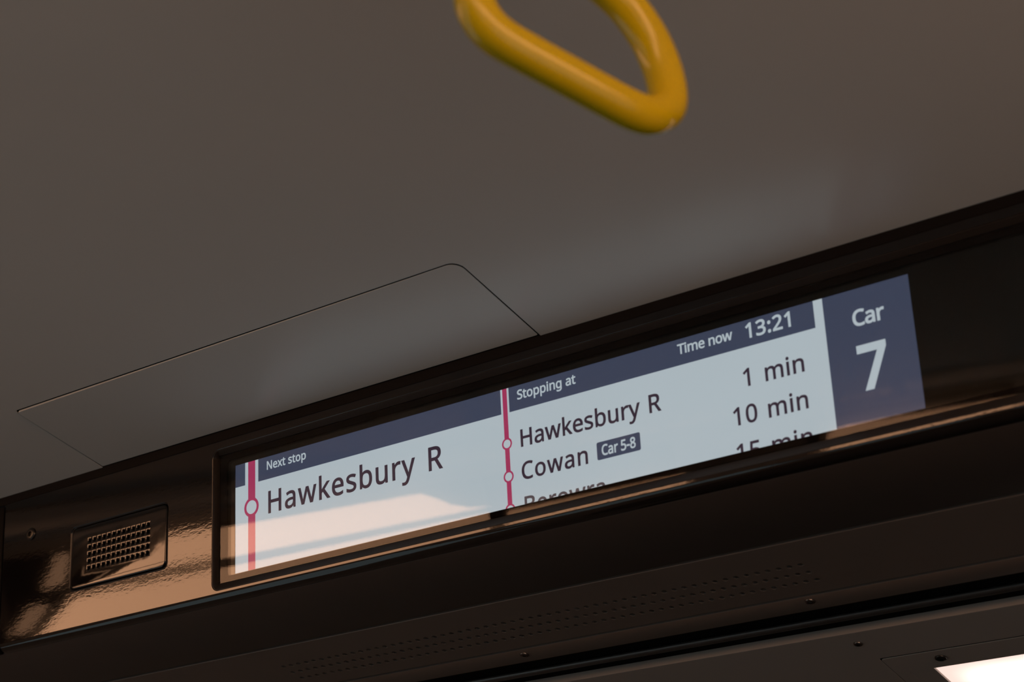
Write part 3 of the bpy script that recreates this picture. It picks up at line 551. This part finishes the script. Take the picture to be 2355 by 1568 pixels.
# ------------------------------------------------------------------ information display
disp = empty('information_display', PANEL)
tag(disp, 'wide lit passenger information screen showing Hawkesbury R as next stop', 'display')
bm = bmesh.new()
GI = (-0.0206, 0.8680, -0.1160, 0.0128)                # glass opening
def inset(o, d): return (o[0] + d, o[1] - d, o[2] + d, o[3] - d)
loft(bm, [ring3(rr(*inset(DISP, 0.0003), 0.0085), -0.004), ring3(rr(*inset(DISP, 0.0003), 0.0085), NF - 0.0012),
          ring3(rr(*inset(DISP, 0.0006), 0.0083), NF - 0.0004), ring3(rr(*inset(DISP, 0.0012), 0.008), NF - 0.0003),
          ring3(rr(*GI, 0.0035), 0.0046), ring3(rr(*GI, 0.0035), -0.004)])
bmesh.ops.recalc_face_normals(bm, faces=bm.faces)
obj('bezel', bm, 'bezel_black', disp, smooth=True, auto=25)
bm = bmesh.new(); box(bm, GI[0] + 0.0002, GI[1] - 0.0002, GI[2] + 0.0002, GI[3] - 0.0002, 0.0030, 0.0045)
tag(obj('cover_glass', bm, 'cover_glass', disp), 'clear cover glass with warm reflections')
me = fill2d([rr(-0.0178, 0.864, -0.1150, 0.0122, 0.004), rr(-0.0080, 0.859, -0.1100, 0.0060, 0.0045)], n=0.0040, extrude=0.0001)
obj('printed_border', me, 'printed_black', disp)
me = fill2d([rr(-0.0200, 0.867, -0.1155, 0.0122, 0.002), rr(0.0, 0.7202, -0.1087, 0.0, 0.0002)], n=0.0006, extrude=0.0003, bevel=0.0001)
obj('screen_surround', me, 'gloss_backing', disp)
scr = obj('screen', (lambda b: (box(b, -0.004, 0.724, -0.125, 0.004, -0.010, 0.0), b)[1])(bmesh.new()), 'screen_white', disp)
tag(scr, 'lit white screen field')

def rect(name, m, u0, u1, v0, v1, n, r=0.0):
    c = rr(u0, u1, v0, v1, r, 5) if r else [(u0, v0), (u1, v0), (u1, v1), (u0, v1)]
    return obj(name, fill2d([c], n=n), m, scr)
mm = 0.001
for a, b in ((-2, 13.1), (30.8, 327.0), (336.0, 637.8)):
    tag(rect('header_bar', 'screen_navy', a * mm, b * mm, -22.6 * mm, 2 * mm, 0.00010), 'dark navy header bar')
tag(rect('car_number_field', 'screen_navy', 646.0 * mm, 722 * mm, -0.112, 2 * mm, 0.00010), 'dark navy field with the car number')
tag(rect('route_line', 'screen_magenta', 17.2 * mm, 26.7 * mm, -0.112, 2 * mm, 0.00010), 'wide magenta route line')
tag(rect('route_line', 'screen_magenta', 329.1 * mm, 334.0 * mm, -0.112, 2 * mm, 0.00010), 'thin magenta route line')
def disc(name, m, cu, cv, r, n, r2=None):
    cs = [[(cu + q * math.cos(2 * math.pi * i / 48), cv + q * math.sin(2 * math.pi * i / 48)) for i in range(48)] for q in ((r, r2) if r2 else (r,))]
    return obj(name, fill2d(cs, n=n), m, scr)
for cu, cv, r in ((21.7, -46.3, 9.7), (331.6, -50.7, 5.45), (331.6, -80.5, 5.45), (331.6, -110.2, 5.45)):
    tag(disc('stop_marker', 'screen_magenta', cu * mm, cv * mm, r * mm, 0.00018, r * mm * 0.70), 'magenta ring marking a stop')
    disc('stop_marker_centre', 'screen_white', cu * mm, cv * mm, r * mm * 0.71, 0.00015)
tag(rect('car_badge', 'screen_navy', 424.7 * mm, 468.3 * mm, -85.9 * mm, -70.4 * mm, 0.00010, 1.6 * mm), 'navy rounded badge')

def embolden(c, d):
    """push a glyph contour outwards by d (filled side stays the same)"""
    out = []
    k = len(c)
    for i in range(k):
        a, p, b = Vector(c[i - 1]), Vector(c[i]), Vector(c[(i + 1) % k])
        e1, e2 = (p - a), (b - p)
        if e1.length < 1e-9 or e2.length < 1e-9: out.append(tuple(p)); continue
        e1.normalize(); e2.normalize()
        n1, n2 = Vector((-e1.y, e1.x)), Vector((-e2.y, e2.x))
        m = n1 + n2
        if m.length < 1e-6: out.append(tuple(p)); continue
        m.normalize(); out.append(tuple(p + m * (d / max(0.5, m.dot(n1)))))
    return out

def text(body, m, u0, u1, base, cap, weight=0.0, n=0.00025, xs=1.0, word=0.0):
    """a line of lettering from u0 to u1 (mm) on the baseline, capitals / figures cap mm high"""
    k = cap / 573.0
    def lay(track):
        x = 0.0; gs = []
        for ch in body:
            adv, cont = GLYPHS[ch]
            if cont: gs.append([[((px * xs + x), py) for px, py in embolden(c, weight * GSIGN)] for c in cont])
            x += adv * xs + track + (word if ch == ' ' else 0)
        xmin = min(p[0] for g in gs for c in g for p in c); xmax = max(p[0] for g in gs for c in g for p in c)
        return gs, xmin, xmax
    gs, a, b = lay(0.0)
    want = (u1 - u0) / k
    track = (want - (b - a)) / max(1, len(body) - 1) if len(body) > 1 else 0.0
    gs, a, b = lay(track)
    sx = 1.0 if len(body) > 1 else want / (b - a)
    gs = [[[((u0 + (p[0] - a) * k * sx) * mm, (base + p[1] * k) * mm) for p in c] for c in g] for g in gs]
    o = obj('lettering', fill_text(gs, n), m, scr)
    tag(o, 'lettering reading ' + body)
    return o

text('Next stop', 'screen_white', 42.4, 93.7, -13.0, 8.1, 20, word=20)
text('Hawkesbury R', 'screen_ink', 44.1, 259.6, -56.8, 21.4, 12, word=90)
text('Stopping at', 'screen_white', 345.2, 407.8, -13.0, 8.3, 20, word=20)
text('Hawkesbury R', 'screen_ink', 346.5, 491.2, -56.6, 15.2, 14, word=60)
text('Cowan', 'screen_ink', 345.9, 415.3, -86.3, 15.2, 14)
text('Berowra', 'screen_ink_soft', 347.2, 430.8, -117.2, 15.2, 14)
text('Time now', 'screen_white', 511.0, 563.6, -13.0, 8.4, 20, word=20)
text('13:21', 'screen_white', 575.7, 616.9, -15.6, 12.3, 20)
text('1 min', 'screen_ink', 569.5, 624.5, -55.4, 14.6, 14, word=90)
text('10 min', 'screen_ink', 557.2, 624.5, -85.8, 14.6, 14, word=60)
text('15 min', 'screen_ink', 557.2, 625.0, -116.3, 14.6, 14, word=60)
text('Car', 'screen_white', 669.9, 697.0, -30.3, 12.6, 23)
text('7', 'screen_white', 670.1, 694.9, -82.4, 34.4, 24)
text('Car 5-8', 'screen_white', 429.6, 463.6, -82.5, 8.9, 22, xs=0.84)

# ------------------------------------------------------------------ soffit and vestibule ceiling beyond the bulkhead
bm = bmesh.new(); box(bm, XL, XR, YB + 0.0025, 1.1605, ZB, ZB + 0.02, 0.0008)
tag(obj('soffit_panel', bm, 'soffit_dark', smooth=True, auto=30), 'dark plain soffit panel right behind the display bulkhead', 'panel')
# perforated panel: a block of holes inside a plain sheet
PX0, PXN, PPX, PPY, PY0 = -1.2856, 58, 0.01045, 0.01445, 1.2025
perf = empty('perforated_panel', Matrix.Translation((0, 0, ZB)) @ Matrix.Rotation(math.pi, 4, 'X'))     # local z points down, local y = -world y
tag(perf, 'dark perforated soffit panel with three rows of small holes', 'panel')
bm = bmesh.new()
perforate(bm, PXN, 3, PPX, PPY, 0.0026, 0.006, PX0, -(PY0 + 2 * PPY), 0.0, 0.0003, seg=12)
blk = [(PX0 - PPX / 2, -(PY0 - PPY / 2)), (PX0 + (PXN - .5) * PPX, -(PY0 - PPY / 2)), (PX0 + (PXN - .5) * PPX, -(PY0 + 2.5 * PPY)), (PX0 - PPX / 2, -(PY0 + 2.5 * PPY))]
oc = [(XL, -1.2525), (XR, -1.2525), (XR, -1.1645), (XL, -1.1645)]
flat = fill2d([oc, blk], n=0.0)
edge = bmesh.new(); loft(edge, [ring3(oc, 0.0), ring3([(XL, -1.2530), (XR, -1.2530), (XR, -1.1640), (XL, -1.1640)], -0.0006), ring3([(XL, -1.2530), (XR, -1.2530), (XR, -1.1640), (XL, -1.1640)], -0.012)])
pp = joined(bm, flat, edge); bmesh.ops.recalc_face_normals(pp, faces=pp.faces)
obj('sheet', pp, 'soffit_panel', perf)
bm = bmesh.new(); box(bm, PX0 - 0.03, PX0 + PXN * PPX + 0.03, -(PY0 + 3 * PPY), -(PY0 - PPY), -0.020, -0.012)
obj('backing', bm, 'void_black', perf)

strip = empty('cover_strip', Matrix.Translation((0, 0, ZB)))
tag(strip, 'narrow dark cover strip with small screws beside the perforated panel', 'strip')
bm = bmesh.new(); box(bm, XL, XR, 1.2568, 1.2820, 0, 0.012, 0.0006)
obj('plate', bm, 'soffit_panel', strip, smooth=True, auto=30)
sc_small = screw_mesh(0.0046, 0.0016)
for x, y in ((-0.7147, 1.2652), (-1.0258, 1.2668), (-1.337, 1.266), (-0.40, 1.266)):
    s = obj('screw', sc_small, 'screw_steel', strip, smooth=True, auto=30); s.location = (x, y, 0); s.rotation_euler = (math.pi, 0, 0.4 * x * 10)
# dark joint with a round rubber seal
bm = bmesh.new(); box(bm, XL, XR, 1.2825, 1.3350, ZB + 0.008, ZB + 0.03)
tag(obj('joint_cover', bm, 'void_black'), 'black recessed joint between soffit and vestibule ceiling', 'joint')
bm = bmesh.new()
sweep(bm, [Vector((XL, 1.3125, ZB + 0.005)), Vector((0, 1.3125, ZB + 0.005)), Vector((XR, 1.3125, ZB + 0.005))], 0.0042, k=28, closed=False, normal=Vector((0, 0, 1)), squash=0.75)
tag(obj('rubber_seal', bm, 'rubber_black', smooth=True, auto=50), 'round black rubber seal running along the joint', 'seal')

LX0, LX1, LY0, LY1 = -0.6745, 0.20, 1.426, 1.66          # lit area of the vestibule lamp
FX0, FX1, FY0, FY1 = -0.7110, 0.24, 1.3925, 1.70         # its frame
vest = empty('vestibule_ceiling_panel', Matrix.Translation((0, 0, ZB)))
tag(vest, 'grey vestibule ceiling panel around the bright lamp', 'panel')
gp = 0.0020
me = fill2d([[(XL, 1.3352), (XR, 1.3352), (XR, YFRONT), (XL, YFRONT)], rr(FX0 - gp, FX1 + gp, FY0 - gp, FY1 + gp, 0.004)], n=0.006, extrude=0.0052, bevel=0.0008)
obj('sheet', me, 'vestibule_panel', vest, smooth=True, auto=30)
sc_mid = screw_mesh(0.0042, 0.0016)
for x, y in ((-0.7150, 1.3561), (-1.12, 1.3561), (-0.33, 1.3561)):
    s = obj('screw', sc_mid, 'screw_steel', vest, smooth=True, auto=30); s.location = (x, y, 0); s.rotation_euler = (math.pi, 0, 0.7)
lamp = empty('ceiling_lamp', Matrix.Translation((0, 0, ZB)))
tag(lamp, 'bright rectangular vestibule ceiling lamp at the lower right corner', 'lamp')
me = fill2d([rr(FX0, FX1, FY0 + 0.0016, FY1, 0.003), [(FX0 + 0.012, LY0), (LX1, LY0), (LX1, LY1), (FX0 + 0.012, LY1)]], n=0.006, extrude=0.0052, bevel=0.0007)
obj('frame', me, 'vestibule_panel', lamp, smooth=True, auto=30)
me = fill2d([rr(FX0 - gp - 0.0004, FX1 + gp + 0.0004, FY0 - gp - 0.0004, FY1 + gp + 0.0004, 0.004), rr(FX0 - 0.0003, FX1 + 0.0003, FY0 + 0.0013, FY1 + 0.0003, 0.003)], n=0.005, extrude=0.0042)  # black ring added to darken the seam around the lamp frame
obj('seam_ring', me, 'void_black', lamp)
bm = bmesh.new(); box(bm, FX0 + 0.0125, LX0 - 0.0004, LY0 + 0.0008, LY1 - 0.0008, 0.0006, 0.010, 0.0004)
obj('end_cap', bm, 'vestibule_panel', lamp)
bm = bmesh.new(); box(bm, LX0, LX1 - 0.0004, LY0 + 0.0003, LY1 - 0.0003, 0.0022, 0.009, 0.0003)
obj('diffuser', bm, 'vestibule_light', lamp)
s = obj('screw', screw_mesh(0.0055, 0.0020), 'screw_black', lamp, smooth=True, auto=30); s.location = (-0.6588, 1.4079, 0.0); s.rotation_euler = (math.pi, 0, 0.3)
bm = bmesh.new(); box(bm, XL, XR, 1.13, YFRONT, ZB + 0.05, ZB + 0.06)
tag(obj('ceiling', bm, 'void_black'), 'dark roof void above the vestibule', kind='structure')

# ------------------------------------------------------------------ cove lamps along the side walls (left row seen as reflections, right row unseen)
def cove(name, side, contours, m, label, group=None):
    """lamp on a side wall: housing on the wall, diffuser plates drawn in (y, z)"""
    x = XL + 0.05 if side < 0 else XR - 0.05
    ys = [p[0] for c in contours for p in c]
    root = empty(name, Matrix.Translation((x, 0, 0)))
    tag(root, label, 'lamp', group)
    bm = bmesh.new(); a, b = (XL - x, -0.012) if side < 0 else (0.012, XR - x)
    box(bm, a, b, min(ys) - 0.004, max(ys) + 0.004, min(2.22, min(p[1] for c in contours for p in c) - 0.01), 2.405, 0.002)
    obj('housing', bm, 'lamp_housing', root)
    for c in contours:
        me = fill2d([c], n=0.0, extrude=0.006)
        for v in me.vertices: v.co = Vector((v.co.z * 1.0, v.co.x, v.co.y))
        obj('diffuser', me, m, root)
    return root
def q(y0, y1, z0, z1): return [(y0, z0), (y1, z0), (y1, z1), (y0, z1)]
upper = [(0.335, 2.345), (0.258, 2.397), (-0.53, 2.392), (-0.575, 2.378), (-0.62, 2.360), (-0.68, 2.346), (-0.76, 2.340)]
cove('cove_lamp', -1, [upper, [(-0.745, 2.255), (0.50, 2.255), (0.375, 2.328), (-0.745, 2.328)]], 'cove_light', 'warm twin strip lamp on the left side wall nearest the bulkhead')
cove('cove_lamp', -1, [[(0.374, 2.397), (0.396, 2.351), (0.436, 2.347), (0.393, 2.397)], [(0.432, 2.325), (0.482, 2.290), (0.515, 2.290), (0.466, 2.326)]], 'cove_light_dim', 'dim short end lamp on the left side wall by the bulkhead')
cove('cove_lamp', -1, [q(-1.60, -0.83, 2.255, 2.3225)], 'cove_light', 'warm single strip lamp on the left side wall, second from the bulkhead')
cove('cove_lamp', -1, [[(-4.2, 2.255), (-2.45, 2.255), (-2.5, 2.35), (-2.62, 2.362), (-4.0, 2.350), (-4.2, 2.342)]], 'cove_light', 'warm tall strip lamp on the left side wall, third from the bulkhead')
cove('cove_lamp', -1, [q(-6.0, -4.5, 2.255, 2.35)], 'cove_light', 'warm strip lamp on the left side wall, farthest from the bulkhead')
for y0, y1, w in ((-1.0, 0.6, 'nearest the bulkhead'), (-2.8, -1.2, 'second from the bulkhead'), (-4.4, -3.0, 'third from the bulkhead'), (-6.0, -4.6, 'farthest from the bulkhead')):  # unseen right-hand lamps, made taller to throw more light on the handle
    cove('cove_lamp', 1, [q(y0, y1, 2.04, 2.385)], 'cove_light_tall', 'unseen warm lamp panel on the right side wall, made tall for extra light, ' + w)

# ------------------------------------------------------------------ yellow hand hold
HC = Vector((-0.4723, 0.5556, 2.2057)); PHI = math.radians(69)
hh = empty('strap_handle', Matrix.Translation(HC) @ Matrix.Rotation(PHI, 4, 'Z'))     # local x along the bar, z up
tag(hh, 'yellow D-shaped grab handle hanging from the ceiling, close to the camera', 'grab handle')
half = [(0, 0), (22, 0), (42, 0.6), (54, 4.5), (62, 13.5), (63.2, 24), (58.5, 39), (49.5, 54), (38, 65.5), (25.5, 73), (12, 77), (0, 78)]
loop = half + [(-x, z) for x, z in reversed(half[1:-1])]
pts = [Vector((x * mm, 0, z * mm)) for x, z in loop]
path = []
K = len(pts)
for i in range(K):
    p0, p1, p2, p3 = pts[i - 1], pts[i], pts[(i + 1) % K], pts[(i + 2) % K]
    for j in range(5):
        t = j / 5
        path.append(0.5 * ((2 * p1) + (p2 - p0) * t + (2 * p0 - 5 * p1 + 4 * p2 - p3) * t * t + (3 * p1 - p0 - 3 * p2 + p3) * t ** 3))
bm = bmesh.new(); sweep(bm, path, 0.0112, k=24, closed=True, normal=Vector((0, 1, 0)))
obj('grip', bm, 'yellow_plastic', hh, smooth=True)
bm = bmesh.new()
zt = ZC - HC.z
box(bm, -0.014, 0.014, -0.0105, 0.0105, 0.074, 0.106, 0.005, 3)
obj('neck', bm, 'yellow_plastic', hh, smooth=True, auto=40)
bm = bmesh.new(); box(bm, -0.011, 0.011, -0.0025, 0.0025, 0.100, zt - 0.010, 0.0008)
obj('strap', bm, 'webbing', hh, smooth=True, auto=30)
bm = bmesh.new(); box(bm, -0.024, 0.024, -0.024, 0.024, zt - 0.014, zt, 0.004, 3)
obj('ceiling_bracket', bm, 'bracket_steel', hh, smooth=True, auto=30)
